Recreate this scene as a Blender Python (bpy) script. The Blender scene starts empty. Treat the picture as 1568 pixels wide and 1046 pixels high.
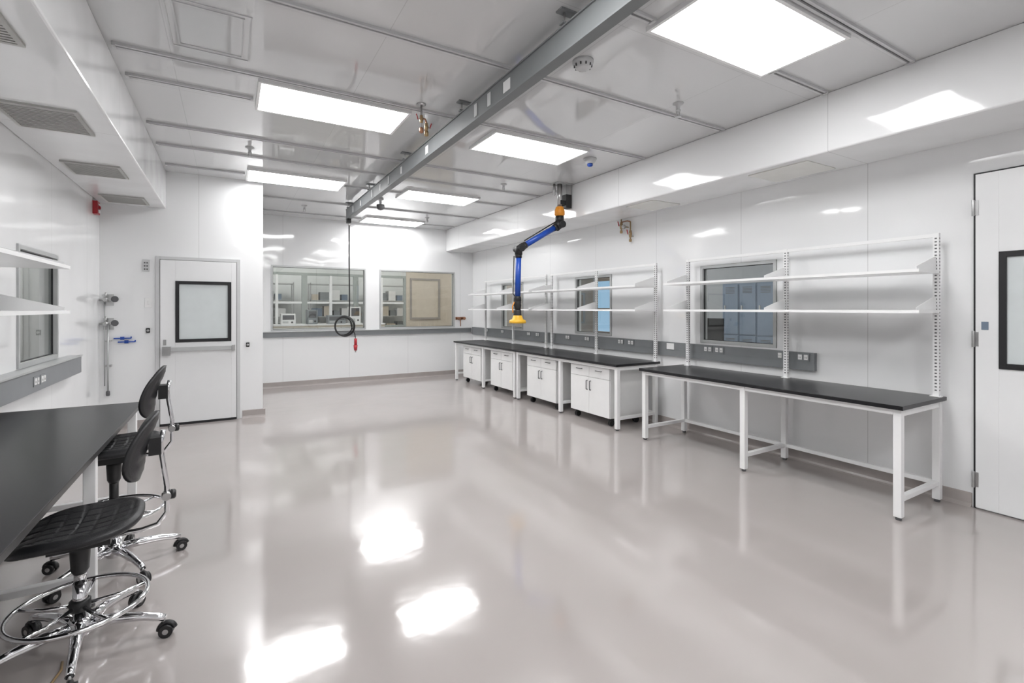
import bpy, bmesh, math
from mathutils import Vector, Matrix

sc = bpy.context.scene
try:
    sc.view_settings.view_transform = 'Standard'
    sc.view_settings.look = 'None'
except Exception:
    pass

# ------------------------------------------------------------------ materials
def newmat(name):
    m = bpy.data.materials.new(name); m.use_nodes = True
    return m, m.node_tree.nodes, m.node_tree.links, m.node_tree.nodes['Principled BSDF']

def P(name, col, rough=0.5, metal=0.0, noise=0.0, nscale=8.0, bump=0.0, bscale=20.0, spec=0.5, emit=0.0, coat=0.0):
    m, n, l, b = newmat(name)
    b.inputs['Base Color'].default_value = (*col, 1)
    b.inputs['Roughness'].default_value = rough
    b.inputs['Metallic'].default_value = metal
    b.inputs['Specular IOR Level'].default_value = spec
    b.inputs['Coat Weight'].default_value = coat
    g = n.new('ShaderNodeNewGeometry')
    if noise:
        t = n.new('ShaderNodeTexNoise'); t.inputs['Scale'].default_value = nscale; t.inputs['Detail'].default_value = 3
        l.new(g.outputs['Position'], t.inputs['Vector'])
        r = n.new('ShaderNodeMapRange')
        r.inputs['From Min'].default_value = 0.3; r.inputs['From Max'].default_value = 0.7
        r.inputs['To Min'].default_value = 1 - noise; r.inputs['To Max'].default_value = 1 + noise * 0.5
        l.new(t.outputs['Fac'], r.inputs['Value'])
        mx = n.new('ShaderNodeVectorMath'); mx.operation = 'SCALE'
        mx.inputs[0].default_value = col
        l.new(r.outputs['Result'], mx.inputs['Scale'])
        l.new(mx.outputs['Vector'], b.inputs['Base Color'])
    if bump:
        t = n.new('ShaderNodeTexNoise'); t.inputs['Scale'].default_value = bscale; t.inputs['Detail'].default_value = 2
        l.new(g.outputs['Position'], t.inputs['Vector'])
        bp = n.new('ShaderNodeBump'); bp.inputs['Strength'].default_value = 1.0; bp.inputs['Distance'].default_value = bump
        l.new(t.outputs['Fac'], bp.inputs['Height'])
        l.new(bp.outputs['Normal'], b.inputs['Normal'])
    return m

def panel_mat(name, col, axes, pitch, rough=0.06, wav=0.010, wscale=1.3, spec=0.9, seam=0.72):
    """glossy cleanroom panels with thin seams on the listed axes"""
    m, n, l, b = newmat(name)
    g = n.new('ShaderNodeNewGeometry')
    s = n.new('ShaderNodeSeparateXYZ'); l.new(g.outputs['Position'], s.inputs[0])
    prev = None
    for ax, pt, off in zip(axes, pitch, (0.35, 0.2)):
        a = n.new('ShaderNodeMath'); a.operation = 'ADD'; a.inputs[1].default_value = off + 50 * pt
        l.new(s.outputs[ax], a.inputs[0])
        d = n.new('ShaderNodeMath'); d.operation = 'MODULO'; d.inputs[1].default_value = pt
        l.new(a.outputs[0], d.inputs[0])
        c = n.new('ShaderNodeMath'); c.operation = 'LESS_THAN'; c.inputs[1].default_value = 0.005
        l.new(d.outputs[0], c.inputs[0])
        if prev is None: prev = c
        else:
            mx = n.new('ShaderNodeMath'); mx.operation = 'MAXIMUM'
            l.new(prev.outputs[0], mx.inputs[0]); l.new(c.outputs[0], mx.inputs[1]); prev = mx
    mix = n.new('ShaderNodeMix'); mix.data_type = 'RGBA'
    mix.inputs['A'].default_value = (*col, 1)
    mix.inputs['B'].default_value = (col[0]*seam, col[1]*seam, col[2]*seam, 1)
    l.new(prev.outputs[0], mix.inputs['Factor'])
    l.new(mix.outputs['Result'], b.inputs['Base Color'])
    b.inputs['Roughness'].default_value = rough
    b.inputs['Specular IOR Level'].default_value = spec
    t = n.new('ShaderNodeTexNoise'); t.inputs['Scale'].default_value = wscale; t.inputs['Detail'].default_value = 1.5
    l.new(g.outputs['Position'], t.inputs['Vector'])
    bp = n.new('ShaderNodeBump'); bp.inputs['Strength'].default_value = 1; bp.inputs['Distance'].default_value = wav
    l.new(t.outputs['Fac'], bp.inputs['Height']); l.new(bp.outputs['Normal'], b.inputs['Normal'])
    return m

WHITE = (0.83, 0.835, 0.84)
wallX = panel_mat('wall_panel_x', WHITE, ['X'], [1.22])
wallY = panel_mat('wall_panel_y', WHITE, ['Y'], [1.22])
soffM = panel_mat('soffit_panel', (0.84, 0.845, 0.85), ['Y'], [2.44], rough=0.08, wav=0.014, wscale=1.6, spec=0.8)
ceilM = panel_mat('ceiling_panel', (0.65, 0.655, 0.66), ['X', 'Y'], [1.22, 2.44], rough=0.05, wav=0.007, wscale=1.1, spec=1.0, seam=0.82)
ceilM.node_tree.nodes['Principled BSDF'].inputs['IOR'].default_value = 1.65

def floor_mat():
    m, n, l, b = newmat('epoxy_floor')
    g = n.new('ShaderNodeNewGeometry')
    t = n.new('ShaderNodeTexNoise'); t.inputs['Scale'].default_value = 0.8; t.inputs['Detail'].default_value = 5
    l.new(g.outputs['Position'], t.inputs['Vector'])
    r = n.new('ShaderNodeValToRGB')
    r.color_ramp.elements[0].position = 0.3; r.color_ramp.elements[0].color = (0.390, 0.354, 0.344, 1)
    r.color_ramp.elements[1].position = 0.7; r.color_ramp.elements[1].color = (0.420, 0.383, 0.373, 1)
    l.new(t.outputs['Fac'], r.inputs['Fac']); l.new(r.outputs['Color'], b.inputs['Base Color'])
    b.inputs['Roughness'].default_value = 0.095
    b.inputs['Specular IOR Level'].default_value = 1.0
    b.inputs['IOR'].default_value = 1.82
    t2 = n.new('ShaderNodeTexNoise'); t2.inputs['Scale'].default_value = 4.0; t2.inputs['Detail'].default_value = 2.5
    l.new(g.outputs['Position'], t2.inputs['Vector'])
    bp = n.new('ShaderNodeBump'); bp.inputs['Strength'].default_value = 1; bp.inputs['Distance'].default_value = 0.0016
    l.new(t2.outputs['Fac'], bp.inputs['Height']); l.new(bp.outputs['Normal'], b.inputs['Normal'])
    return m
floorM = floor_mat()
cove = P('cove_base', (0.38, 0.345, 0.33), 0.25, noise=0.05)
wht = P('white_powdercoat', (0.84, 0.84, 0.84), 0.3, noise=0.02)
whtg = P('white_cabinet', (0.82, 0.82, 0.815), 0.28, noise=0.02)
shelfM = P('white_shelf', (0.86, 0.86, 0.86), 0.3, noise=0.02)
blk = P('black_epoxy_top', (0.011, 0.011, 0.013), 0.28, noise=0.2, nscale=60, spec=0.35)
blkp = P('black_plastic', (0.012, 0.012, 0.013), 0.4, noise=0.1)
blkg = P('black_gasket', (0.01, 0.01, 0.012), 0.5, noise=0.1)
gry = P('grey_raceway', (0.21, 0.22, 0.23), 0.4, noise=0.04)
gryd = P('dark_slot', (0.10, 0.10, 0.105), 0.5, noise=0.1)
beamM = P('painted_grey_beam', (0.20, 0.21, 0.215), 0.45, noise=0.05, nscale=5)
trackM = P('track_light_grey', (0.58, 0.585, 0.59), 0.35, noise=0.03)
trackD = P('track_slot_grey', (0.12, 0.12, 0.125), 0.5, noise=0.05)
alu = P('aluminium_frame', (0.50, 0.51, 0.51), 0.35, metal=0.3, noise=0.04)
steel = P('brushed_steel', (0.5, 0.5, 0.5), 0.28, metal=1.0, noise=0.06, nscale=30)
chrome = P('chrome', (0.8, 0.8, 0.82), 0.07, metal=1.0, noise=0.02)
brass = P('brass', (0.42, 0.30, 0.17), 0.3, metal=1.0, noise=0.1)
copper = P('copper', (0.42, 0.22, 0.14), 0.32, metal=1.0, noise=0.1)
redM = P('red_enamel', (0.42, 0.02, 0.03), 0.35, noise=0.05)
blueM = P('blue_tube', (0.010, 0.062, 0.36), 0.35, noise=0.05)
orangeM = P('orange_clamp', (0.75, 0.28, 0.02), 0.4, noise=0.05)
yellowM = P('yellow_hood', (0.75, 0.42, 0.025), 0.4, noise=0.05)
blueS = P('blue_marker', (0.02, 0.08, 0.4), 0.4, noise=0.05)
tan = P('tan_wall', (0.63, 0.565, 0.47), 0.5, noise=0.04)
beigep = P('beige_hatch', (0.75, 0.745, 0.71), 0.3, noise=0.03)
lock = P('locker_bluegrey', (0.17, 0.22, 0.29), 0.4, noise=0.06)
adjw = P('adjacent_wall', (0.62, 0.64, 0.63), 0.5, noise=0.03)
adjd = P('adjacent_grey_wall', (0.36, 0.38, 0.40), 0.5, noise=0.04)
adjt = P('adjacent_taupe_wall', (0.34, 0.31, 0.28), 0.5, noise=0.05)
brown = P('brown_panel', (0.22, 0.19, 0.165), 0.5, noise=0.1)
frost = P('frosted_glass', (0.64, 0.68, 0.685), 0.12, noise=0.03)
doorM = P('door_white', (0.80, 0.805, 0.81), 0.2, noise=0.01)
mint = P('grey_green_frame', (0.34, 0.37, 0.35), 0.4, noise=0.05)
label = P('white_label', (0.8, 0.8, 0.8), 0.4, noise=0.02)
grille = P('grille_paint', (0.44, 0.44, 0.42), 0.4, noise=0.03)
cordM = P('tan_cord', (0.35, 0.24, 0.12), 0.6, noise=0.2)
equip = P('equipment_grey', (0.22, 0.24, 0.25), 0.4, noise=0.06)

def pu_mat():
    m, n, l, b = newmat('black_polyurethane')
    b.inputs['Base Color'].default_value = (0.014, 0.014, 0.016, 1); b.inputs['Roughness'].default_value = 0.42
    tc = n.new('ShaderNodeNewGeometry')
    v = n.new('ShaderNodeTexVoronoi'); v.inputs['Scale'].default_value = 260
    l.new(tc.outputs['Position'], v.inputs['Vector'])
    bp = n.new('ShaderNodeBump'); bp.inputs['Strength'].default_value = 0.5; bp.inputs['Distance'].default_value = 0.001
    l.new(v.outputs['Distance'], bp.inputs['Height']); l.new(bp.outputs['Normal'], b.inputs['Normal'])
    return m
pu = pu_mat()

def emis(name, col, s):
    m = bpy.data.materials.new(name); m.use_nodes = True
    n = m.node_tree.nodes; l = m.node_tree.links; n.clear()
    e = n.new('ShaderNodeEmission'); e.inputs[0].default_value = (*col, 1); e.inputs[1].default_value = s
    o = n.new('ShaderNodeOutputMaterial'); l.new(e.outputs[0], o.inputs[0]); return m
LP = 17.5
lamp = emis('led_diffuser', (1.0, 1.0, 1.0), LP)
lampadj = emis('led_diffuser_adjacent', (1.0, 0.98, 0.95), 21)
lampback = emis('led_diffuser_backroom', (1.0, 0.98, 0.95), 14)
fill_left = emis('fill_panel_leftroom', (1.0, 0.98, 0.95), 11)
skyw = emis('daylight_glazing', (0.42, 0.66, 0.9), 0.8)

def glass():
    m = bpy.data.materials.new('window_glass'); m.use_nodes = True
    n = m.node_tree.nodes; l = m.node_tree.links; n.clear()
    t = n.new('ShaderNodeBsdfTransparent'); t.inputs[0].default_value = (0.88, 0.91, 0.90, 1)
    g = n.new('ShaderNodeBsdfGlossy'); g.inputs['Roughness'].default_value = 0.01
    f = n.new('ShaderNodeLayerWeight'); f.inputs['Blend'].default_value = 0.5
    p = n.new('ShaderNodeMath'); p.operation = 'POWER'; p.inputs[1].default_value = 4.0
    l.new(f.outputs['Facing'], p.inputs[0])
    a = n.new('ShaderNodeMath'); a.operation = 'MULTIPLY_ADD'; a.inputs[1].default_value = 0.8; a.inputs[2].default_value = 0.09
    a.use_clamp = True
    l.new(p.outputs[0], a.inputs[0])
    mx = n.new('ShaderNodeMixShader'); o = n.new('ShaderNodeOutputMaterial')
    l.new(a.outputs[0], mx.inputs[0]); l.new(t.outputs[0], mx.inputs[1]); l.new(g.outputs[0], mx.inputs[2]); l.new(mx.outputs[0], o.inputs[0])
    return m
glassM = glass()

# ------------------------------------------------------------------ mesh builder
class M:
    def __init__(s, name):
        s.name = name; s.bm = bmesh.new(); s.mats = []
    def mi(s, mat):
        if mat not in s.mats: s.mats.append(mat)
        return s.mats.index(mat)
    def face(s, vs, k, smooth=False):
        try:
            f = s.bm.faces.new(vs); f.material_index = k; f.smooth = smooth; return f
        except ValueError: return None
    def quad(s, pts, mat):
        s.face([s.bm.verts.new(p) for p in pts], s.mi(mat))
    def box(s, x0, x1, y0, y1, z0, z1, mat):
        if x0 > x1: x0, x1 = x1, x0
        if y0 > y1: y0, y1 = y1, y0
        if z0 > z1: z0, z1 = z1, z0
        k = s.mi(mat)
        v = [s.bm.verts.new(p) for p in [(x0,y0,z0),(x1,y0,z0),(x1,y1,z0),(x0,y1,z0),(x0,y0,z1),(x1,y0,z1),(x1,y1,z1),(x0,y1,z1)]]
        for q in [(3,2,1,0),(4,5,6,7),(0,1,5,4),(1,2,6,5),(2,3,7,6),(3,0,4,7)]:
            s.face([v[i] for i in q], k)
        return s
    def prism(s, pts, off, mat):
        k = s.mi(mat); off = Vector(off)
        a = [s.bm.verts.new(p) for p in pts]; b = [s.bm.verts.new(Vector(p) + off) for p in pts]
        s.face(a[::-1], k); s.face(b, k)
        n = len(pts)
        for i in range(n): s.face([a[i], a[(i+1) % n], b[(i+1) % n], b[i]], k)
    def tube(s, pts, r, mat, seg=12, closed=False, radii=None, cap=True):
        k = s.mi(mat); pts = [Vector(p) for p in pts]; n = len(pts)
        rings = []; up = None
        for i, p in enumerate(pts):
            if closed: t = pts[(i+1) % n] - pts[i-1]
            elif i == 0: t = pts[1] - p
            elif i == n-1: t = p - pts[i-1]
            else: t = (pts[i+1] - p).normalized() + (p - pts[i-1]).normalized()
            if t.length < 1e-9: t = Vector((0,0,1))
            t.normalize()
            if up is None:
                up = Vector((0,0,1)) if abs(t.z) < 0.9 else Vector((1,0,0))
            u = up - t * up.dot(t)
            if u.length < 1e-6: u = t.orthogonal()
            u.normalize(); up = u; w = t.cross(u)
            rr = radii[i] if radii else r
            rings.append([s.bm.verts.new(p + u*rr*math.cos(2*math.pi*j/seg) + w*rr*math.sin(2*math.pi*j/seg)) for j in range(seg)])
        m = n if closed else n-1
        for i in range(m):
            A = rings[i]; B = rings[(i+1) % n]
            for j in range(seg):
                s.face([A[j], A[(j+1) % seg], B[(j+1) % seg], B[j]], k, True)
        if cap and not closed:
            s.face(rings[0][::-1], k); s.face(rings[-1], k)
    def cyl(s, p0, p1, r, mat, seg=16, r1=None):
        s.tube([p0, p1], r, mat, seg, radii=[r, r if r1 is None else r1])
    def lathe(s, c, prof, mat, seg=24, axis='Z'):
        k = s.mi(mat); rings = []
        for (r, z) in prof:
            ring = []
            for j in range(seg):
                a = 2*math.pi*j/seg; x = r*math.cos(a); y = r*math.sin(a)
                if axis == 'Z': q = (c[0]+x, c[1]+y, c[2]+z)
                elif axis == 'X': q = (c[0]+z, c[1]+x, c[2]+y)
                else: q = (c[0]+x, c[1]+z, c[2]+y)
                ring.append(s.bm.verts.new(q))
            rings.append(ring)
        for i in range(len(rings)-1):
            for j in range(seg):
                s.face([rings[i][j], rings[i][(j+1)%seg], rings[i+1][(j+1)%seg], rings[i+1][j]], k, True)
        s.face(rings[0][::-1], k); s.face(rings[-1], k)
    def ring(s, c, R, r, mat, axis='Z', n=40, seg=8):
        pts = []
        for i in range(n):
            a = 2*math.pi*i/n
            if axis == 'Z': pts.append((c[0]+R*math.cos(a), c[1]+R*math.sin(a), c[2]))
            elif axis == 'X': pts.append((c[0], c[1]+R*math.cos(a), c[2]+R*math.sin(a)))
            else: pts.append((c[0]+R*math.cos(a), c[1], c[2]+R*math.sin(a)))
        s.tube(pts, r, mat, seg, closed=True)
    def done(s, xf=None, bevel=0.0, parent=None):
        if xf is not None: bmesh.ops.transform(s.bm, matrix=xf, verts=s.bm.verts)
        bmesh.ops.recalc_face_normals(s.bm, faces=s.bm.faces)
        co = [v.co for v in s.bm.verts]
        mn = Vector((min(c.x for c in co), min(c.y for c in co), min(c.z for c in co)))
        mxx = Vector((max(c.x for c in co), max(c.y for c in co), max(c.z for c in co)))
        o = (mn + mxx) / 2; o.z = mn.z
        bmesh.ops.translate(s.bm, verts=s.bm.verts, vec=-o)
        me = bpy.data.meshes.new(s.name); s.bm.to_mesh(me); s.bm.free()
        for m in s.mats: me.materials.append(m)
        ob = bpy.data.objects.new(s.name, me); ob.location = o
        sc.collection.objects.link(ob)
        if bevel:
            b = ob.modifiers.new('bevel', 'BEVEL'); b.width = bevel; b.segments = 2; b.limit_method = 'ANGLE'; b.angle_limit = math.radians(50)
        if parent: ob.parent = parent
        return ob

# ------------------------------------------------------------------ dimensions
XL, XR, YB, YD, XC, H = -1.36, 4.85, 10.1, 7.56, 0.40, 3.25
YN = -2.6
SZ = 2.77       # soffit underside
SXL, SXR = -0.70, 4.19
T = 0.12

def wall(name, axis, c0, c1, a0, a1, z0, z1, holes, mat):
    m = M(name)
    As = sorted({a0, a1, *[h[0] for h in holes], *[h[1] for h in holes]})
    for i in range(len(As)-1):
        p, q = As[i], As[i+1]
        hs = sorted([(h[2], h[3]) for h in holes if h[0] <= p + 1e-6 and h[1] >= q - 1e-6])
        z = z0
        for (h0, h1) in hs + [(z1, z1)]:
            if h0 > z + 1e-6:
                if axis == 'X': m.box(p, q, c0, c1, z, h0, mat)
                else: m.box(c0, c1, p, q, z, h0, mat)
            z = h1
    return m.done()

backwin = [(0.67, 2.42, 1.07, 2.31), (2.70, 4.40, 1.07, 2.31)]
rightwin = [(2.91, 3.84, 1.09, 2.0), (5.39, 6.26, 1.09, 2.0), (7.87, 8.72, 1.09, 2.0)]
leftwin = [(4.93, 5.90, 1.05, 1.98)]
wall('wall_back', 'X', YB, YB+T, XC-T, XR+T, 0, H, backwin, wallX)
wall('wall_right', 'Y', XR, XR+T, YN, YB, 0, H, rightwin, wallY)
wall('wall_left', 'Y', XL-T, XL, YN, YD, 0, H, leftwin, wallY)
wall('wall_door_side', 'X', YD, YD+T, XL-T, XC, 0, H, [], wallX)
wall('wall_recess', 'Y', XC-T, XC, YD+T, YB, 0, H, [], wallY)
wall('wall_near', 'X', YN-T, YN, XL-T, XR+T, 0, H, [], wallX)
M('floor').box(-5, 9.5, YN-T, 15.5, -0.1, 0, floorM).done()
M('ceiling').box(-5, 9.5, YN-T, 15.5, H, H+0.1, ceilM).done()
M('ceiling_soffit_left').box(XL, SXL, YN, YD, SZ, H, soffM).done(bevel=0.012)
M('ceiling_soffit_right').box(SXR, XR, YN, YB, SZ, H, soffM).done(bevel=0.012)

# coved baseboards
def cove_run(name, axis, c, sgn, a0, a1):
    m = M(name)
    prof = [(0, 0), (0.035, 0), (0.018, 0.008), (0.010, 0.025), (0.008, 0.10), (0, 0.104)]
    if axis == 'X':
        m.prism([(a0, c + sgn*p, z) for p, z in prof], (a1-a0, 0, 0), cove)
    else:
        m.prism([(c + sgn*p, a0, z) for p, z in prof], (0, a1-a0, 0), cove)
    m.done()
cove_run('baseboard_back', 'X', YB, -1, XC+0.04, XR-0.04)
cove_run('baseboard_right', 'Y', XR, -1, 1.40, YB)
cove_run('baseboard_right_near', 'Y', XR, -1, YN, 0.34)
cove_run('baseboard_left', 'Y', XL, 1, YN, YD)
cove_run('baseboard_recess', 'Y', XC, 1, YD, YB-0.04)
cove_run('baseboard_door_side_left', 'X', YD, -1, XL+0.04, -0.83)
cove_run('baseboard_door_side_right', 'X', YD, -1, 0.15, XC+0.03)

# ------------------------------------------------------------------ windows
wn = [0]
def window(axis, c, sgn, a0, a1, z0, z1, frame=alu, w=0.035, dep=T-0.01):
    wn[0] += 1
    m = M('window_%d' % wn[0])
    def bx(p, q, r, t, d0, d1, mat):
        if axis == 'X': m.box(p, q, c + sgn*d0, c + sgn*d1, r, t, mat)
        else: m.box(c + sgn*d0, c + sgn*d1, p, q, r, t, mat)
    e = 0.002
    bx(a0+e, a0+w, z0+e, z1-e, -0.012, dep, frame); bx(a1-w, a1-e, z0+e, z1-e, -0.012, dep, frame)
    bx(a0+w, a1-w, z0+e, z0+w, -0.012, dep, frame); bx(a0+w, a1-w, z1-w, z1-e, -0.012, dep, frame)
    gd = c + sgn*0.032
    if axis == 'X': m.quad([(a0+w, gd, z0+w), (a1-w, gd, z0+w), (a1-w, gd, z1-w), (a0+w, gd, z1-w)], glassM)
    else: m.quad([(gd, a0+w, z0+w), (gd, a1-w, z0+w), (gd, a1-w, z1-w), (gd, a0+w, z1-w)], glassM)
    g = 0.006
    bx(a0+w, a0+w+g, z0+w, z1-w, 0.018, 0.03, blkg); bx(a1-w-g, a1-w, z0+w, z1-w, 0.018, 0.03, blkg)
    bx(a0+w+g, a1-w-g, z0+w, z0+w+g, 0.018, 0.03, blkg); bx(a0+w+g, a1-w-g, z1-w-g, z1-w, 0.018, 0.03, blkg)
    m.done()
for h in backwin: window('X', YB, 1, *h, w=0.03)
for h in rightwin: window('Y', XR, 1, *h, dep=0.06)
for h in leftwin: window('Y', XL, -1, *h, dep=0.05)

# ------------------------------------------------------------------ lights
def light_panel(x0, x1, y0, y1, mat=lamp, z=H, nm='ceiling_light_panel'):
    m = M(nm); w = 0.022
    m.box(x0, x0+w, y0, y1, z-0.03, z, wht); m.box(x1-w, x1, y0, y1, z-0.03, z, wht)
    m.box(x0+w, x1-w, y0, y0+w, z-0.03, z, wht); m.box(x0+w, x1-w, y1-w, y1, z-0.03, z, wht)
    m.box(x0+w, x1-w, y0+w, y1-w, z-0.027, z-0.004, mat)
    m.done()
for y0 in (1.57, 4.14, 6.84):
    light_panel(0.19, 1.39, y0, y0+0.61)
for y0 in (1.57, 4.15, 6.84, 9.30):
    light_panel(2.24, 3.42, y0, y0+0.61)
light_panel(0.19, 1.39, -1.0, -0.39); light_panel(2.24, 3.42, -1.0, -0.39)  # unseen panels behind the camera, added so the right side is evenly lit

# ------------------------------------------------------------------ ceiling tracks
def track(y, segs):
    m = M('ceiling_track')
    for a, b in segs:
        m.box(a, b, y-0.026, y-0.008, H-0.018, H, trackM)
        m.box(a, b, y+0.008, y+0.026, H-0.018, H, trackM)
        m.box(a, b, y-0.008, y+0.008, H-0.006, H, trackD)
        m.box(a, a+0.02, y-0.026, y+0.026, H-0.024, H-0.0181, trackM)
        m.box(b-0.02, b, y-0.026, y+0.026, H-0.024, H-0.0181, trackM)
    m.done()
XA, XB_ = SXL+0.03, SXR-0.03
track(1.53, [(XA, XB_)]); track(2.10, [(XA, 0.17), (1.41, 2.22), (3.44, XB_)])
track(3.04, [(XA, XB_)])
track(4.08, [(XA, XB_)]); track(4.56, [(XA, 0.17)])
track(5.62, [(XA, XB_)])
track(6.30, [(XA, XB_)])
track(7.15, [(XA, 0.17), (1.41, 2.22), (3.44, XB_)])
track(8.45, [(XC+0.05, XB_)]); track(9.6, [(XC+0.05, 2.2), (3.44, XB_)])

m = M('ceiling_access_hatch')
x0, x1, y0, y1 = -0.33, 0.12, 3.3, 3.9
for a in (0, 0.04):
    w = 0.010
    m.box(x0+a, x0+a+w, y0+a, y1-a, H-0.006, H, trackM); m.box(x1-a-w, x1-a, y0+a, y1-a, H-0.006, H, trackM)
    m.box(x0+a+w, x1-a-w, y0+a, y0+a+w, H-0.006, H, trackM); m.box(x0+a+w, x1-a-w, y1-a-w, y1-a, H-0.006, H, trackM)
m.done()

for (a, b, c, d) in [(4.28, 4.74, 2.30, 2.85), (4.28, 4.74, 4.05, 4.5)]:
    M('trim_soffit_access_panel').box(a, b, c, d, SZ-0.008, SZ, beigep).done(bevel=0.003)

for (y0, y1) in [(2.72, 3.2), (4.10, 4.60), (5.52, 5.98), (6.93, 7.36)]:
    m = M('trim_air_return_grille'); x0, x1 = -1.26, -0.85; z0, z1 = SZ-0.014, SZ; w = 0.022
    m.box(x0, x0+w, y0, y1, z0, z1, grille); m.box(x1-w, x1, y0, y1, z0, z1, grille)
    m.box(x0+w, x1-w, y0, y0+w, z0, z1, grille); m.box(x0+w, x1-w, y1-w, y1, z0, z1, grille)
    m.box(x0+w, x1-w, y0+w, y1-w, SZ-0.003, SZ, gryd)
    n = 15; st = (y1-y0-2*w)/n
    for i in range(n):
        yy = y0 + w + st*(i+0.25)
        m.box(x0+w, x1-w, yy, yy+st*0.5, z0+0.001, SZ-0.0031, grille)
    m.done()

# ------------------------------------------------------------------ monorail beam
m = M('overhead_rail_beam')
bx0, bx1, bz0, bz1 = 1.69, 1.77, 3.0, 3.165
m.box(1.700, 1.760, YN+0.01, 8.47, bz0+0.010, bz1-0.010, beamM)
m.box(bx0, bx1, YN+0.01, 8.47, bz0, bz0+0.010, beamM)
m.box(bx0, bx1, YN+0.01, 8.47, bz1-0.010, bz1, beamM)
for y in (-1.2, 0.6, 2.3, 3.75, 5.3, 6.9, 8.3):
    for x in (1.70, 1.76):
        m.cyl((x, y, bz1+0.0005), (x, y, H-0.012), 0.006, steel, 8)
    m.box(1.66, 1.80, y-0.03, y+0.03, H-0.012, H, beamM)
    m.box(1.675, 1.785, y-0.02, y+0.02, bz1+0.0002, bz1+0.012, beamM)
for (y, l) in [(2.93, 0.10), (4.55, 0.08), (5.4, 0.05), (6.3, 0.05), (7.4, 0.05)]:
    m.box(1.696, 1.6995, y, y+l, bz0+0.04, bz0+0.12, label)
for y in (3.22, 3.45, 5.9, 6.7, 7.9):
    m.box(1.692, 1.6995, y, y+0.05, bz0+0.03, bz0+0.13, trackM)
m.done(bevel=0.002)

m = M('pendant_air_hose')
cx, cy = 1.73, 8.40
m.box(cx-0.03, cx+0.03, cy-0.05, cy+0.05, 2.93, 2.999, blkp)
m.cyl((cx, cy-0.03, 2.93), (cx, cy-0.03, 2.88), 0.02, steel)
m.tube([(cx, cy-0.03, 2.88), (cx, cy-0.03, 2.3), (cx+0.005, cy-0.03, 1.6), (cx+0.0, cy-0.03, 1.36)], 0.011, blkp, 8)
for k, (dr, dx) in enumerate([(0.0, 0.0), (0.012, 0.02), (-0.012, -0.015)]):
    pts = []
    for i in range(40):
        a = 2*math.pi*i/40
        pts.append((cx-0.08+dx*0.4+(0.155+dr)*math.cos(a)*0.86, cy-0.06+0.025*k+(0.155+dr)*math.cos(a)*-0.5, 1.20+(0.155+dr)*math.sin(a)))
    m.tube(pts, 0.011, blkp, 8, closed=True)
m.tube([(cx, cy-0.03, 1.36), (cx+0.03, cy-0.05, 1.2), (cx+0.09, cy-0.05, 1.06), (cx+0.10, cy-0.05, 0.98)], 0.008, blkp, 8)
m.cyl((cx+0.10, cy-0.05, 0.99), (cx+0.10, cy-0.05, 0.88), 0.024, redM)
m.cyl((cx+0.10, cy-0.05, 0.88), (cx+0.10, cy-0.05, 0.79), 0.034, redM, r1=0.024)
m.cyl((cx+0.10, cy-0.05, 0.79), (cx+0.10, cy-0.05, 0.76), 0.012, steel)
m.done()

# ------------------------------------------------------------------ ceiling fittings
def sprinkler(x, y):
    m = M('fire_sprinkler')
    m.lathe((x, y, H), [(0.045, -0.0), (0.045, -0.006), (0.02, -0.018), (0.014, -0.05), (0.02, -0.055), (0.02, -0.07), (0.01, -0.075)], trackM, 16)
    for s_ in (-1, 1):
        m.tube([(x+s_*0.012, y, H-0.07), (x+s_*0.02, y, H-0.09), (x+s_*0.004, y, H-0.112)], 0.003, steel, 6)
    m.lathe((x, y, H-0.118), [(0.028, 0), (0.028, 0.003), (0.006, 0.008)], steel, 16)
    m.done()
for p in [(3.31, 2.85), (0.19, 5.98), (3.34, 5.95), (3.3, 8.9), (1.1, 8.9)]:
    sprinkler(*p)
def detector(x, y, blue=False):
    m = M('smoke_detector')
    m.lathe((x, y, H), [(0.075, 0), (0.075, -0.018), (0.06, -0.03), (0.055, -0.05), (0.035, -0.062), (0.012, -0.064)], trackM, 28)
    if blue: m.lathe((x, y, H-0.064), [(0.034, 0), (0.032, -0.02), (0.018, -0.032), (0.004, -0.034)], blueM, 20)
    else:
        for i in range(10):
            a = 2*math.pi*i/10
            m.box(x+0.06*math.cos(a)-0.004, x+0.06*math.cos(a)+0.004, y+0.06*math.sin(a)-0.004, y+0.06*math.sin(a)+0.004, H-0.048, H-0.03, gryd)
    m.done()
detector(2.16, 2.70); detector(3.64, 4.42, True)
m = M('security_camera')
m.lathe((2.08, 7.72, H), [(0.05, 0), (0.05, -0.02), (0.02, -0.03), (0.02, -0.10)], trackM, 18)
m.lathe((2.08, 7.72, H-0.10), [(0.06, 0), (0.062, -0.04), (0.045, -0.075), (0.01, -0.09)], gryd, 20)
m.done()

def valve(m, c, d, handle, s=1.0, body=brass):
    x, y, z = c
    m.lathe((x, y, z), [(0.012*s, -0.05*s), (0.019*s, -0.045*s), (0.019*s, -0.025*s), (0.024*s, -0.015*s), (0.024*s, 0.015*s), (0.019*s, 0.025*s), (0.019*s, 0.045*s), (0.012*s, 0.05*s)], body, 14)
    dx, dy = d
    m.cyl((x, y, z), (x+dx*0.045*s, y+dy*0.045*s, z), 0.009*s, steel, 10)
    px, py = x+dx*0.045*s, y+dy*0.045*s
    m.tube([(px, py, z-0.01*s), (px+dx*0.008*s, py+dy*0.008*s, z+0.02*s), (px+dx*0.02*s, py+dy*0.02*s, z+0.055*s)], 0.007*s, handle, 8)

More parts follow.
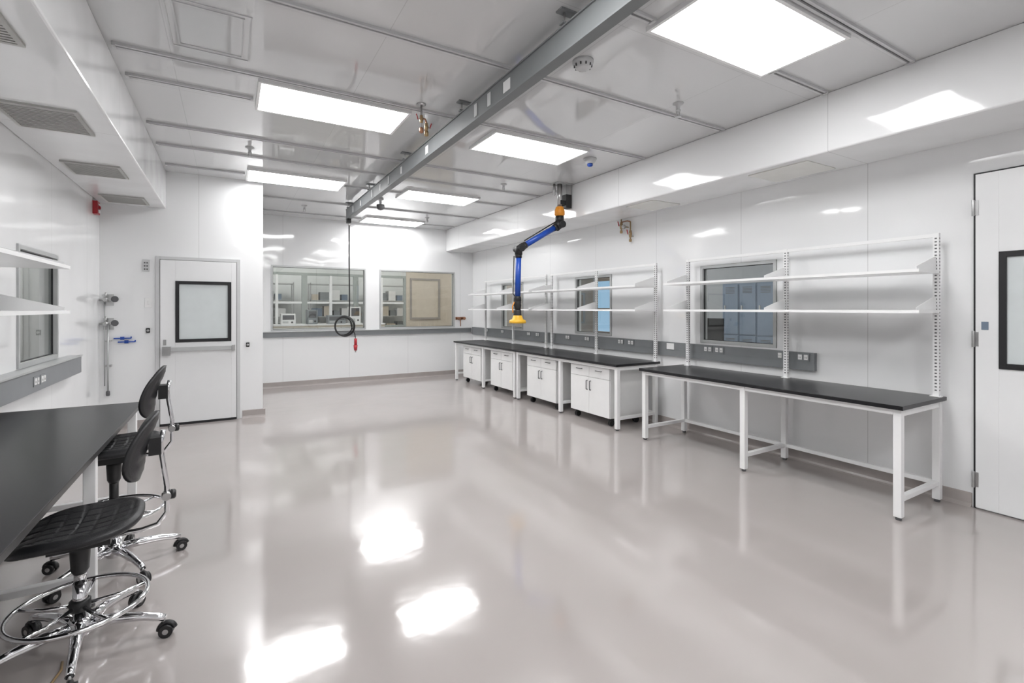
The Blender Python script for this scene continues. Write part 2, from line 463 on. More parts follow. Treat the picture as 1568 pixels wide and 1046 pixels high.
m = M('ceiling_gas_drop_valve')
x, y = 1.42, 3.97
m.lathe((x, y, H), [(0.04, 0), (0.04, -0.008), (0.016, -0.014)], steel, 16)
m.cyl((x, y, H-0.01), (x, y, 3.04), 0.009, steel)
m.tube([(x, y, 3.13), (x+0.035, y, 3.125), (x+0.045, y, 3.10), (x+0.045, y, 3.06)], 0.008, copper, 8)
valve(m, (x, y, 3.12), (-1, 0), redM, 0.7); valve(m, (x+0.045, y, 3.06), (1, 0), redM, 0.7)
m.lathe((x, y, 3.00), [(0.008, 0), (0.018, 0.008), (0.018, 0.04), (0.010, 0.05)], copper, 14)
m.lathe((x+0.045, y, 2.98), [(0.008, 0), (0.018, 0.008), (0.018, 0.04), (0.010, 0.05)], brass, 14)
m.done()

m = M('wall_gas_valves')
for (yy, z1, z2) in [(5.14, 2.76, 2.60), (4.96, 2.70, 2.46)]:
    m.cyl((4.80, yy, z1), (4.80, yy, z2), 0.009, brass)
    valve(m, (4.80, yy, z2+0.07), (-1, 0), redM, 1.0)
    m.lathe((4.80, yy, z2-0.04), [(0.010, 0), (0.020, 0.005), (0.020, 0.035), (0.012, 0.045)], brass, 14)
    m.box(4.80, XR, yy-0.012, yy+0.012, z2+0.03, z2+0.045, steel)
m.tube([(4.80, 4.96, 2.70), (4.80, 5.02, 2.72), (4.80, 5.14, 2.72)], 0.009, copper, 8)
m.lathe((4.755, 5.05, 2.64), [(0.026, -0.012), (0.028, 0), (0.028, 0.018), (0.022, 0.026)], steel, 18, axis='X')
m.cyl((4.78, 5.05, 2.64), (XR, 5.05, 2.64), 0.008, brass)
m.done()
m = M('corner_gas_cock')
m.box(4.42, 4.64, YB-0.02, YB, 1.24, 1.30, copper)
for x in (4.46, 4.60):
    m.cyl((x, YB-0.02, 1.27), (x, YB-0.08, 1.27), 0.012, brass); m.lathe((x, YB-0.10, 1.27), [(0.03, 0), (0.034, 0.01), (0.03, 0.022)], copper, 16, axis='Y')
m.tube([(4.53, YB-0.02, 1.24), (4.53, YB-0.03, 1.15), (4.53, YB-0.03, 1.09)], 0.01, copper, 8)
m.done()

# ------------------------------------------------------------------ raceways
def outlet(m, axis, c, sgn, a, z, w=0.115, h=0.075):
    def bx(p, q, r, t, d0, d1, mat):
        if axis == 'X': m.box(p, q, c+sgn*d0, c+sgn*d1, r, t, mat)
        else: m.box(c+sgn*d0, c+sgn*d1, p, q, r, t, mat)
    bx(a-w/2, a+w/2, z-h/2, z+h/2, 0, 0.004, gry)
    for o in (-0.028, 0.028):
        bx(a+o-0.018, a+o+0.018, z-0.024, z+0.024, 0.0041, 0.009, label)
        bx(a+o-0.008, a+o-0.004, z-0.012, z+0.004, 0.0091, 0.0095, gryd); bx(a+o+0.004, a+o+0.008, z-0.012, z+0.004, 0.0091, 0.0095, gryd)
m = M('trim_raceway_right')
m.box(XR-0.045, XR, 2.52, YB-0.06, 0.90, 1.07, gry)
m.box(XR-0.049, XR-0.0451, 2.52, YB-0.06, 0.98, 0.988, gry)
for a in (2.62, 2.82, 3.55, 3.70, 4.95, 5.15, 5.9, 6.4, 7.3, 7.6, 8.6, 9.3):
    outlet(m, 'Y', XR-0.049, -1, a, 1.025)
m.done()
M('wall_switch_plate').box(XR-0.058, XR-0.0505, 4.19, 4.31, 0.98, 1.06, label).done(bevel=0.003)
m = M('trim_raceway_back')
m.box(XC+0.01, XR-0.06, YB-0.05, YB, 0.95, 1.045, gry)
m.box(XC+0.01, XR-0.06, YB-0.07, YB, 1.0451, 1.058, alu)
m.done()
m = M('trim_raceway_left')
m.box(XL, XL+0.10, 2.0, 6.25, 0.87, 1.03, gry)
m.box(XL, XL+0.112, 2.0, 6.25, 1.0301, 1.042, alu)
for a in (4.95, 5.1, 3.6): outlet(m, 'Y', XL+0.10, 1, a, 0.95)
m.done()

# ------------------------------------------------------------------ benches
BH = 0.815
def bench(xf, xb, y0, y1, legs):
    s = 1 if xb > xf else -1
    m = M('lab_bench')
    m.box(xf, xb, y0, y1, BH-0.03, BH, blk)
    w = 0.05; fx = xf + s*0.03; bx = xb - s*0.07
    zt = BH - 0.0305
    for ly in legs:
        for x in (fx, bx):
            m.box(x, x+s*w, ly-w/2, ly+w/2, 0.022, zt, wht)
            m.cyl((x+s*w/2, ly, 0.0), (x+s*w/2, ly, 0.022), 0.02, gryd, 12)
        m.box(fx+s*w, bx, ly-0.02, ly+0.02, 0.13, 0.165, wht)
        m.box(fx+s*w, bx, ly-0.02, ly+0.02, zt-0.05, zt, wht)
    L = sorted(legs)
    for a, b in zip(L[:-1], L[1:]):
        m.box(fx+s*0.005, fx+s*0.04, a+w/2, b-w/2, zt-0.042, zt, wht)
        m.box(bx+s*0.005, bx+s*0.04, a+w/2, b-w/2, zt-0.042, zt, wht)
        m.box(bx+s*0.008, bx+s*0.042, a+w/2, b-w/2, 0.13, 0.165, wht)
    return m.done(bevel=0.003)
def shelving(xb, s, ups, y0, y1, ztop=2.08, zfoot=BH):
    m = M('bench_shelving')
    for uy in ups:
        m.box(xb-0.015, xb+0.015, uy-0.019, uy+0.019, zfoot+0.001, ztop, wht)
        m.box(xb-0.03, xb+0.015, uy-0.035, uy+0.035, zfoot+0.0005, zfoot+0.006, wht)
        n = 46
        for i in range(n):
            z = zfoot + 0.05 + (ztop-zfoot-0.09)*i/(n-1)
            xs = xb - s*0.0155
            m.box(xs-0.0006, xs+0.0006, uy-0.007, uy+0.007, z-0.005, z+0.005, gryd)
            for e in (-0.0195, 0.0195):
                m.box(xb-0.006, xb+0.006, uy+e-0.0006, uy+e+0.0006, z-0.005, z+0.005, gryd)
    U = sorted(ups)
    for a, b in zip(U[:-1], U[1:]):
        m.box(xb-0.012, xb+0.012, a+0.019, b-0.019, ztop-0.03, ztop-0.002, wht)
    xf = xb - s*0.38
    for z in (1.485, 1.79):
        m.box(xf, xb-s*0.022, y0, y1, z-0.022, z, shelfM)
        for uy in ups:
            yy = min(max(uy, y0+0.004), y1-0.004)
            m.prism([(xf+s*0.02, yy-0.002, z+0.0005), (xb-s*0.016, yy-0.002, z+0.0005), (xb-s*0.016, yy-0.002, z+0.105), (xb-s*0.05, yy-0.002, z+0.105), (xf+s*0.02, yy-0.002, z+0.02)], (0, 0.004, 0), shelfM)
    return m.done()
XF = 4.04; XBK = 4.79
bench(XF, XBK, 1.53, 4.04, [1.575, 2.77, 3.995])
bench(XF, XBK, 4.41, 6.845, [4.455, 5.625, 6.80])
bench(XF, XBK, 6.86, 9.34, [6.905, 8.06, 9.295])
shelving(4.735, 1, [1.575, 2.75, 3.93], 1.55, 3.97)
shelving(4.735, 1, [4.44, 5.60, 6.76], 4.42, 6.80)
shelving(4.735, 1, [6.93, 8.06, 9.22], 6.90, 9.28)
bench(-0.55, -1.355, 1.62, 4.43, [1.67, 3.17, 4.385])
shelving(-1.325, -1, [1.70, 3.05, 4.36], 1.66, 4.40, ztop=1.95, zfoot=1.043)

# ------------------------------------------------------------------ cabinets
def cabinet(y0):
    m = M('mobile_base_cabinet')
    x0, x1, w = 4.135, 4.68, 0.80; y1 = y0 + w; z0, z1 = 0.105, 0.735
    m.box(x0, x1, y0, y1, z0, z1, whtg)
    g = 0.004; f = x0 - 0.018; mid = (y0+y1)/2
    zd = z1 - 0.145
    m.box(x0-0.002, x0-0.0002, y0+g*1.5, y1-g*1.5, z0+g*1.5, z1-g*1.5, gryd)
    for a, b in ((y0+g, mid-g/2), (mid+g/2, y1-g)):
        m.box(f, x0-0.0021, a, b, zd+g/2, z1-g, whtg)
        m.box(f, x0-0.0021, a, b, z0+g, zd-g/2, whtg)
        c = (a+b)/2
        m.tube([(f, c-0.055, z1-0.05), (f-0.022, c-0.05, z1-0.05), (f-0.022, c+0.05, z1-0.05), (f, c+0.055, z1-0.05)], 0.005, gryd, 8)
    for yy in (mid-0.035, mid+0.035):
        m.tube([(f, yy, zd-0.05), (f-0.022, yy, zd-0.055), (f-0.022, yy, zd-0.165), (f, yy, zd-0.17)], 0.0065, gryd, 8)
    for x in (x0+0.05, x1-0.07):
        for yy in (y0+0.06, y1-0.06):
            m.box(x-0.03, x+0.03, yy-0.03, yy+0.03, z0-0.006, z0-0.0005, steel)
            m.box(x-0.012, x+0.022, yy-0.018, yy+0.018, 0.055, z0-0.006, blkp)
            for o in (-0.014, 0.014):
                m.cyl((x+0.012, yy+o-0.009, 0.0385), (x+0.012, yy+o+0.009, 0.0385), 0.038, blkp, 18)
    m.done(bevel=0.0025)
for y in (4.62, 5.77, 7.02, 8.22): cabinet(y)

# ------------------------------------------------------------------ doors
b = 0.04
m = M('door_1')
xa, xb, zt = -0.765, 0.085, 2.12; yf = YD
fr = 0.04
m.box(xa-fr, xa, yf-0.03, yf, 0, zt+fr, trackM); m.box(xb, xb+fr, yf-0.03, yf, 0, zt+fr, trackM); m.box(xa, xb, yf-0.03, yf, zt, zt+fr, trackM)
m.box(xa, xb, yf-0.004, yf-0.0005, 0.0, zt, gryd)
g = 0.006; wx0, wx1, wz0, wz1 = -0.60, 0.02, 1.06, 1.85
l0, l1 = xa+g, xb-g
m.box(l0, wx0, yf-0.04, yf-0.0045, 0.03, zt-g, doorM); m.box(wx1, l1, yf-0.04, yf-0.0045, 0.03, zt-g, doorM)
m.box(wx0, wx1, yf-0.04, yf-0.0045, 0.03, wz0, doorM); m.box(wx0, wx1, yf-0.04, yf-0.0045, wz1, zt-g, doorM)
for (p, q, r, t) in [(wx0, wx0+b, wz0, wz1), (wx1-b, wx1, wz0, wz1), (wx0+b, wx1-b, wz0, wz0+b), (wx0+b, wx1-b, wz1-b, wz1)]:
    m.box(p, q, yf-0.05, yf-0.005, r, t, blkg)
m.box(wx0+b, wx1-b, yf-0.035, yf-0.005, wz0+b, wz1-b, frost)
m.box(l0, l1, yf-0.045, yf-0.0045, 0.002, 0.03, blkg)
m.box(xa+0.03, xa+0.12, yf-0.10, yf-0.0405, 0.90, 1.01, steel)
m.box(xa+0.12, xb-0.06, yf-0.085, yf-0.05, 0.95, 1.0, alu)
m.box(xb-0.06, xb-0.02, yf-0.095, yf-0.0405, 0.935, 1.01, steel)
m.box(xa+0.04, xa+0.07, yf-0.055, yf-0.0405, 1.03, 1.10, steel)
m.done(bevel=0.002)

m = M('door_2')
ya, yb, zt = 1.375, 0.37, 2.50; xf = XR
m.box(xf-0.012, xf, ya, ya+0.014, 0, zt+0.012, blkg); m.box(xf-0.012, xf, yb-0.014, yb, 0, zt+0.012, blkg); m.box(xf-0.012, xf, yb, ya, zt, zt+0.012, blkg)
wy0, wy1, wz0, wz1 = 0.62, 1.245, 1.06, 1.91
X0 = xf-0.03
m.box(X0, xf, yb, wy0, 0.012, zt-0.002, doorM); m.box(X0, xf, wy1, ya-0.002, 0.012, zt-0.002, doorM)
m.box(X0, xf, wy0, wy1, 0.012, wz0, doorM); m.box(X0, xf, wy0, wy1, wz1, zt-0.002, doorM)
for (p, q, r, t) in [(wy0, wy0+b, wz0, wz1), (wy1-b, wy1, wz0, wz1), (wy0+b, wy1-b, wz0, wz0+b), (wy0+b, wy1-b, wz1-b, wz1)]:
    m.box(X0-0.008, xf-0.002, p, q, r, t, blkg)
m.box(X0+0.006, xf-0.002, wy0+b, wy1-b, wz0+b, wz1-b, frost)
for z in (0.22, 1.27, 2.25):
    m.cyl((X0-0.010, ya+0.008, z-0.06), (X0-0.010, ya+0.008, z+0.06), 0.009, steel, 12)
    m.box(X0-0.004, X0-0.0005, ya-0.02, ya, z-0.055, z+0.055, steel)
m.box(X0-0.003, X0-0.0005, ya-0.075, ya-0.035, 1.34, 1.40, lock)
m.lathe((X0-0.012, yb+0.07, 1.0), [(0.028, 0), (0.028, 0.0115)], steel, 18, axis='X')
m.tube([(X0-0.01, yb+0.07, 1.0), (X0-0.06, yb+0.07, 1.0), (X0-0.065, yb+0.10, 1.0), (X0-0.065, yb+0.20, 1.0)], 0.009, steel, 10)
m.done(bevel=0.002)

# ------------------------------------------------------------------ wall fittings by left door
m = M('fire_alarm_pull')
m.box(XL, XL+0.045, 7.22, 7.35, 2.59, 2.74, redM); m.box(XL+0.0451, XL+0.055, 7.25, 7.32, 2.61, 2.64, label); m.box(XL+0.0451, XL+0.05, 7.26, 7.32, 2.70, 2.715, label)
m.box(XL+0.0451, XL+0.062, 7.27, 7.31, 2.655, 2.685, redM)
m.done(bevel=0.004)
m = M('wall_gas_pipe_outlets')
px, py = -1.27, YD-0.06
for z in (1.60, 1.31):
    m.box(px-0.05, px+0.05, YD-0.012, YD, z-0.07, z+0.07, steel)
    m.cyl((px, YD-0.012, z), (px, py, z), 0.014, steel)
    m.lathe((px-0.02, py-0.02, z), [(0.018, -0.03), (0.028, -0.015), (0.028, 0.035), (0.018, 0.05)], steel, 16, axis='Y')
    m.cyl((px-0.08, py, z), (px+0.09, py, z), 0.012, steel)
    m.lathe((px+0.07, py-0.03, z+0.01), [(0.035, 0), (0.038, 0.008), (0.035, 0.016)], gryd, 18, axis='Y')
    m.cyl((px+0.07, py-0.014, z+0.01), (px+0.07, py, z), 0.008, steel)
    m.cyl((px-0.02, py, z+0.01), (px-0.02, py, z+0.09), 0.008, steel)
m.cyl((px, py+0.01, 1.31), (px, py+0.01, 0.50), 0.010, alu)
m.cyl((px-0.035, py+0.03, 1.60), (px-0.035, py+0.03, 0.56), 0.006, alu)
for z in (1.1, 0.8): m.box(px-0.03, px+0.03, py+0.01, YD, z-0.01, z+0.01, steel)
m.lathe((px, py+0.01, 0.44), [(0.016, 0), (0.020, 0.01), (0.020, 0.05), (0.012, 0.06)], gryd, 14)
m.done()
m = M('blue_wall_hooks')
for i, (x, z) in enumerate([(-1.14, 1.13), (-1.10, 1.085)]):
    m.box(x-0.08, x+0.09, YD-0.035, YD, z-0.006, z+0.006, blueS); m.box(x-0.02, x+0.02, YD-0.01, YD, z-0.018, z+0.018, blueS)
    m.cyl((x+0.09, YD-0.03, z), (x+0.09, YD-0.03, z+0.02), 0.006, blueS)
m.done()
m = M('door_interlock_panel')
m.box(-0.94, -0.87, YD-0.02, YD, 1.96, 2.11, trackM)
for i in range(3):
    for j in range(2): m.box(-0.925+0.025*j, -0.91+0.025*j, YD-0.023, YD-0.0205, 1.98+0.04*i, 1.998+0.04*i, gryd)
m.done(bevel=0.003)
m = M('light_switch'); m.box(-0.92, -0.845, YD-0.01, YD, 1.51, 1.63, label); m.box(-0.892, -0.872, YD-0.016, YD-0.0105, 1.545, 1.595, label); m.done(bevel=0.002)
for x in (-0.885, 0.215):
    m = M('door_release_button'); z = 1.22 if x < 0 else 1.0
    m.box(x-0.02, x+0.02, YD-0.02, YD, z-0.03, z+0.03, blkp); m.lathe((x, YD-0.03, z), [(0.012, 0), (0.016, 0.0095)], steel, 14, axis='Y'); m.done(bevel=0.003)

# ------------------------------------------------------------------ extraction arm
m = M('fume_extraction_arm')
ax, ay = 4.02, 5.52
m.box(ax-0.12, ax+0.15, ay-0.09, ay+0.09, H-0.012, H, alu)
m.box(ax+0.06, ax+0.14, ay-0.05, ay+0.05, 3.10, H-0.012, steel)
m.box(ax+0.06, ax+0.15, ay-0.05, ay+0.05, 2.91, 3.0999, blkp)
m.cyl((ax-0.02, ay, H-0.012), (ax-0.02, ay, 2.93), 0.034, steel, 20)
m.cyl((ax-0.09, ay+0.03, H-0.012), (ax-0.09, ay+0.03, 3.08), 0.016, steel, 12)
m.box(ax-0.03, ax+0.06, ay-0.04, ay+0.04, 2.95, 3.01, blkp)
m.lathe((ax-0.02, ay, 2.79), [(0.055, 0), (0.072, 0.02), (0.072, 0.07), (0.055, 0.12), (0.05, 0.13)], orangeM, 22)
m.lathe((ax-0.02, ay, 2.73), [(0.045, -0.02), (0.06, 0.0), (0.06, 0.06)], blkp, 20)
S = Vector((ax-0.02, ay, 2.67)); E = Vector((3.32, 5.5, 2.29))
m.tube([S+Vector((0, 0, 0.06)), S, S+Vector((-0.06, 0, -0.04))], 0.06, blkp, 18)
m.cyl(tuple(S+Vector((0, -0.085, 0))), tuple(S+Vector((0, 0.085, 0))), 0.05, blkp, 18)
d = (E-S).normalized()
m.tube([S+d*0.07, E-d*0.07], 0.040, blueM, 20)
m.tube([S+d*0.07+Vector((0, -0.0, 0.075)), E-d*0.10+Vector((0, 0, 0.065))], 0.008, blkp, 8)
m.tube([S+d*0.07, S+d*0.12], 0.047, blkp, 20); m.tube([E-d*0.12, E-d*0.06], 0.047, blkp, 20)
m.tube([E-d*0.08, E, E+Vector((-0.005, 0, -0.08))], 0.052, blkp, 18)
m.cyl(tuple(E+Vector((0, -0.085, 0))), tuple(E+Vector((0, 0.085, 0))), 0.045, blkp, 18)
Q = Vector((3.30, 5.5, 1.64))
m.tube([E+Vector((-0.005, 0, -0.08)), Q], 0.038, blueM, 20)
m.tube([E+Vector((-0.005, 0, -0.06)), E+Vector((-0.006, 0, -0.12))], 0.045, blkp, 20)
m.tube([E+Vector((-0.075, 0, -0.10)), Q+Vector((-0.07, 0, 0.05)), Q+Vector((-0.03, 0, 0.0))], 0.007, blkp, 8)
m.lathe(tuple(Q), [(0.042, 0.02), (0.049, 0.0), (0.052, -0.04), (0.045, -0.05), (0.052, -0.06), (0.045, -0.08), (0.052, -0.10), (0.045, -0.13), (0.04, -0.16)], blkp, 22)
m.lathe((Q.x, Q.y, Q.z-0.24), [(0.045, 0.08), (0.05, 0.06), (0.05, 0.02), (0.056, 0.0)], blkp, 22)
m.tube([(Q.x-0.05, Q.y, Q.z-0.06), (Q.x-0.08, Q.y, Q.z-0.12), (Q.x-0.07, Q.y, Q.z-0.2)], 0.008, orangeM, 8)
m.lathe((Q.x, Q.y, Q.z-0.34), [(0.045, 0.115), (0.058, 0.10), (0.075, 0.055), (0.108, 0.04), (0.114, 0.01), (0.106, 0.0), (0.10, 0.005)], yellowM, 30)
m.done()

# ------------------------------------------------------------------ chairs
def chair(x, y, rot, zs, baserot, bk=0.0):
    m = M('lab_stool_chair')
    for i in range(5):
        a = baserot + 2*math.pi*i/5; c, s = math.cos(a), math.sin(a)
        pts = [(0.03*c, 0.03*s, 0.115), (0.12*c, 0.12*s, 0.118), (0.22*c, 0.22*s, 0.108), (0.29*c, 0.29*s, 0.092), (0.318*c, 0.318*s, 0.082)]
        m.tube(pts, 0.02, chrome, 12, radii=[0.026, 0.022, 0.018, 0.016, 0.015])
        cx, cy = 0.312*c, 0.312*s
        m.cyl((cx, cy, 0.085), (cx, cy, 0.055), 0.007, steel, 10)
        n = Vector((-s, c, 0)); t = Vector((c, s, 0))
        ctr = Vector((cx, cy, 0.0285)) + t*0.012
        for o in (-0.015, 0.015):
            m.cyl(tuple(ctr+n*(o-0.009)), tuple(ctr+n*(o+0.009)), 0.028, blkp, 20)
            m.cyl(tuple(ctr+n*(o-0.0098)), tuple(ctr+n*(o+0.0098)), 0.012, steel, 12)
        arc = [ctr + t*0.031*math.cos(q) + Vector((0, 0, 0.031*math.sin(q))) for q in [math.radians(v) for v in range(10, 181, 17)]]
        m.tube(arc, 0.012, blkp, 8)
    m.lathe((0, 0, 0.07), [(0.03, 0), (0.042, 0.01), (0.045, 0.06), (0.034, 0.08)], chrome, 22)
    zc = zs - 0.10
    m.cyl((0, 0, 0.15), (0, 0, 0.30), 0.026, chrome, 20)
    m.cyl((0, 0, 0.30), (0, 0, zc-0.08), 0.022, chrome if zs < 0.6 else blkp, 20)
    m.lathe((0, 0, zc-0.12), [(0.022, 0), (0.032, 0.02), (0.036, 0.10), (0.036, 0.12)], blkp, 20)
    zr = 0.205 if zs < 0.6 else 0.33
    RR = 0.238
    m.ring((0, 0, zr), RR, 0.0105, chrome, n=56, seg=10)
    m.lathe((0, 0, zr-0.025), [(0.03, 0), (0.038, 0.006), (0.038, 0.044), (0.03, 0.05)], blkp, 20)
    for i in range(5):
        a = baserot + 0.5 + 2*math.pi*i/5; c, s = math.cos(a), math.sin(a)
        m.tube([(0.036*c, 0.036*s, zr-0.005), (0.14*c, 0.14*s, zr-0.012), ((RR-0.008)*c, (RR-0.008)*s, zr-0.002)], 0.008, chrome, 10)
    m.box(-0.10, 0.11, -0.055, 0.055, zc, zc+0.035, blkp)
    m.tube([(0.0, 0.05, zc+0.01), (-0.02, 0.16, zc+0.0), (-0.03, 0.22, zc+0.0)], 0.006, chrome, 8)
    m.lathe((-0.03, 0.215, zc), [(0.012, 0), (0.014, 0.01), (0.01, 0.04)], blkp, 12, axis='Y')
    k = m.mi(pu); seg = 48; hd, hw = 0.225, 0.235
    def out(th, f):
        c, s = math.cos(th), math.sin(th); n = 2.7
        r = (abs(c)**n + abs(s)**n)**(-1/n)
        return hd*f*r*c, hw*f*r*s*(1 + (0.05 if c > 0 else -0.05)*abs(c))
    def zt(px, py, f):
        z = 0.018*(abs(py)/hw)**2 + 0.035*max(0, px/hd)**2.0
        if px < 0: z -= 0.035*(abs(px)/hd)**3
        if f < 0.86:
            gx = abs(math.sin(px*52)); gy = abs(math.sin(py*46))
            z -= 0.006*(1-min(1, min(gx, gy)*3.0))
        return z
    fs = [0.025*i for i in range(1, 35)] + [0.88, 0.92, 0.96, 0.985, 1.0]
    rings = []
    for f in fs:
        ring = []
        for j in range(seg*2):
            th = math.pi*j/seg; px, py = out(th, f)
            edge = -0.022*max(0, (f-0.86)/0.14)**2
            ring.append(m.bm.verts.new((px, py, zs + zt(px, py, f) + edge)))
        rings.append(ring)
    for f, dz in [(1.0, -0.034), (0.96, -0.042), (0.7, -0.050), (0.3, -0.055)]:
        ring = []
        for j in range(seg*2):
            th = math.pi*j/seg; px, py = out(th, f)
            ring.append(m.bm.verts.new((px, py, zs + zt(px, py, 1.0)*0.9 + dz)))
        rings.append(ring)
    N = seg*2
    for i in range(len(rings)-1):
        for j in range(N):
            m.face([rings[i][j], rings[i][(j+1)%N], rings[i+1][(j+1)%N], rings[i+1][j]], k, True)
    m.face(rings[0], k, True); m.face(rings[-1][::-1], k)
    zb = zs + 0.29 + bk*0.5; xb = 0.205 + bk; hwb, hhb = 0.175, 0.15
    def bp(th, f, side):
        c, s = math.cos(th), math.sin(th); n = 2.4
        r = (abs(c)**n + abs(s)**n)**(-1/n)
        yy = hwb*f*r*c; zz = hhb*f*r*s
        yy *= 1 - 0.10*(zz/hhb)
        x_ = xb - 0.040*(yy/hwb)**2 + zz*0.24 - 0.02*math.cos(zz/hhb*1.5)
        th_ = 0.017*(1-max(0, f-0.75)/0.25*0.55)
        rib = 0.003*math.sin(zz*85) if side < 0 and f < 0.85 else (0.004*(abs(math.sin(zz*60))) if f < 0.8 else 0)
        return (x_ + side*th_ + side*rib, yy, zb + zz)
    rings = []
    F = [0.05, 0.15, 0.25, 0.35, 0.45, 0.55, 0.65, 0.75, 0.85, 0.93, 1.0]
    for f in F: rings.append([m.bm.verts.new(bp(math.pi*j/24, f, -1)) for j in range(48)])
    for f in F[::-1]: rings.append([m.bm.verts.new(bp(math.pi*j/24, f, 1)) for j in range(48)])
    for i in range(len(rings)-1):
        for j in range(48):
            m.face([rings[i][j], rings[i][(j+1)%48], rings[i+1][(j+1)%48], rings[i+1][j]], k, True)
    m.face(rings[0], k, True); m.face(rings[-1][::-1], k, True)
    pts = [(0.08, 0, zc+0.018), (0.18+bk, 0, zc+0.018), (0.24+bk, 0, zc+0.03), (0.275+bk, 0, zc+0.08), (0.275+bk, 0, zc+0.2), (0.256+bk, 0, zb-0.06), (0.25+bk, 0, zb), (0.262+bk, 0, zb+0.06)]
    m.tube(pts, 0.011, chrome, 10)
    m.box(0.208+bk, 0.255+bk, -0.04, 0.04, zb-0.045, zb+0.035, blkp)
    m.lathe((0.285+bk, 0, zc+0.16), [(0.012, -0.03), (0.012, 0.0), (0.022, 0.004), (0.022, 0.02), (0.014, 0.026)], blkp, 16, axis='X')
    m.lathe((0.275+bk, -0.035, zc+0.16), [(0.018, 0), (0.018, 0.07)], steel, 14, axis='Y')
    xf = Matrix.Translation((x, y, 0)) @ Matrix.Rotation(rot, 4, 'Z')
    m.done(xf=xf)
chair(-0.565, 2.78, math.radians(2), 0.56, math.radians(-14), bk=0.035)
chair(-0.575, 3.56, math.radians(2), 0.715, math.radians(12), bk=0.0)

m = M('floor_cord')
m.tube([(-0.80, 2.35, 0.006), (-0.70, 2.47, 0.006), (-0.62, 2.55, 0.006), (-0.60, 2.66, 0.006), (-0.61, 2.72, 0.006)], 0.005, cordM, 8)
m.done()

# ------------------------------------------------------------------ adjacent rooms seen through the windows
M('wall_backroom_far').box(-1.0, 8.0, 14.9, 15.0, 0, H, adjw).done()
M('wall_backroom_tan').box(4.05, 8.0, 12.5, 12.6, 0, H, tan).done()
M('wall_backroom_left').box(-1.1, -1.0, YB+T+0.001, 15.0, 0, H, adjw).done()
M('wall_backroom_right').box(8.0, 8.1, YB+T+0.001, 15.0, 0, H, tan).done()
m = M('glazed_partition')
for (a, b2) in [(-1.0, 0.35), (0.35, 1.55), (1.55, 2.75), (2.75, 4.045)]:
    m.box(a, a+0.06, 12.5, 12.58, 1.0, 2.35, mint); m.box(b2-0.06, b2, 12.5, 12.58, 1.0, 2.35, mint)
    m.box(a+0.06, b2-0.06, 12.5, 12.58, 1.0, 1.06, mint); m.box(a+0.06, b2-0.06, 12.5, 12.58, 2.29, 2.35, mint)
    m.box((a+b2)/2-0.03, (a+b2)/2+0.03, 12.5, 12.58, 1.06, 2.29, label)
    m.box(a+0.06, (a+b2)/2-0.03, 12.52, 12.56, 1.61, 1.66, label); m.box((a+b2)/2+0.03, b2-0.06, 12.52, 12.56, 1.61, 1.66, label)
m.box(-1.0, 4.045, 12.5, 12.58, 0, 1.0, adjw); m.box(-1.0, 4.045, 12.5, 12.58, 2.35, H, adjw)
m.done()
def back_counter(x0, x1, y0):
    m = M('back_room_counter')
    m.box(x0, x1, y0, y0+0.6, 0.08, 1.10, tan); m.box(x0-0.01, x1+0.01, y0-0.02, y0+0.6, 1.10, 1.13, label)
    n = int((x1-x0)/0.5)
    for i in range(n):
        a = x0+(x1-x0)*i/n
        m.box(a+0.01, a+(x1-x0)/n-0.01, y0-0.015, y0-0.001, 0.12, 1.06, beigep)
        m.tube([(a+0.2, y0-0.016, 0.98), (a+0.2, y0-0.03, 0.98), (a+0.3, y0-0.03, 0.98), (a+0.3, y0-0.016, 0.98)], 0.004, steel, 6)
    m.box(x0+0.02, x1-0.02, y0+0.05, y0+0.58, 0.0, 0.08, gryd)
    m.done()
back_counter(0.2, 3.3, 11.85)
def instrument(x, y, z, w, h, nm='bench_instrument', body=label):
    m = M(nm)
    m.box(x, x+w, y, y+0.3, z, z+h, body); m.box(x+0.03, x+w-0.03, y-0.006, y-0.0005, z+h*0.45, z+h-0.03, gryd)
    m.box(x+0.03, x+w*0.5, y-0.006, y-0.0005, z+0.03, z+h*0.3, alu)
    m.lathe((x+w*0.75, y-0.02, z+h*0.2), [(0.02, 0), (0.022, 0.0195)], blkp, 12, axis='Y')
    m.done(bevel=0.01)
instrument(1.0, 12.0, 1.1305, 0.30, 0.24); instrument(1.55, 12.0, 1.1305, 0.22, 0.33, body=equip); instrument(2.0, 12.0, 1.1305, 0.4, 0.2, body=equip); instrument(2.5, 12.0, 1.1305, 0.25, 0.4); instrument(2.85, 12.0, 1.1305, 0.3, 0.28, body=equip)
def rack(x0, x1, y0):
    m = M('supply_rack')
    for x in (x0, x1-0.03):
        for y in (y0, y0+0.42): m.box(x, x+0.03, y, y+0.03, 0, 2.2, steel)
    for i, z in enumerate((0.3, 0.8, 1.25, 1.7, 2.15)):
        m.box(x0, x1, y0, y0+0.45, z, z+0.025, alu)
        if z < 2:
            x = x0+0.06; j = 0
            while x < x1-0.3:
                w_ = 0.16 + 0.05*((i+j*2) % 3); h_ = 0.16 + 0.06*((i*2+j) % 3)
                m.box(x, x+w_, y0+0.05, y0+0.38, z+0.0255, z+0.0255+h_, [equip, label, lock, tan][(i+j) % 4]); x += w_+0.05; j += 1
    m.done()
rack(0.2, 1.5, 14.2); rack(1.9, 3.2, 14.2); rack(3.5, 4.8, 14.2)
for (x, y) in [(0.6, 11.0), (2.9, 11.0), (5.6, 11.0), (0.8, 13.5), (3.2, 13.5), (5.8, 13.8)]:
    light_panel(x, x+1.2, y, y+0.6, lampback)
m = M('wall_display_frame')
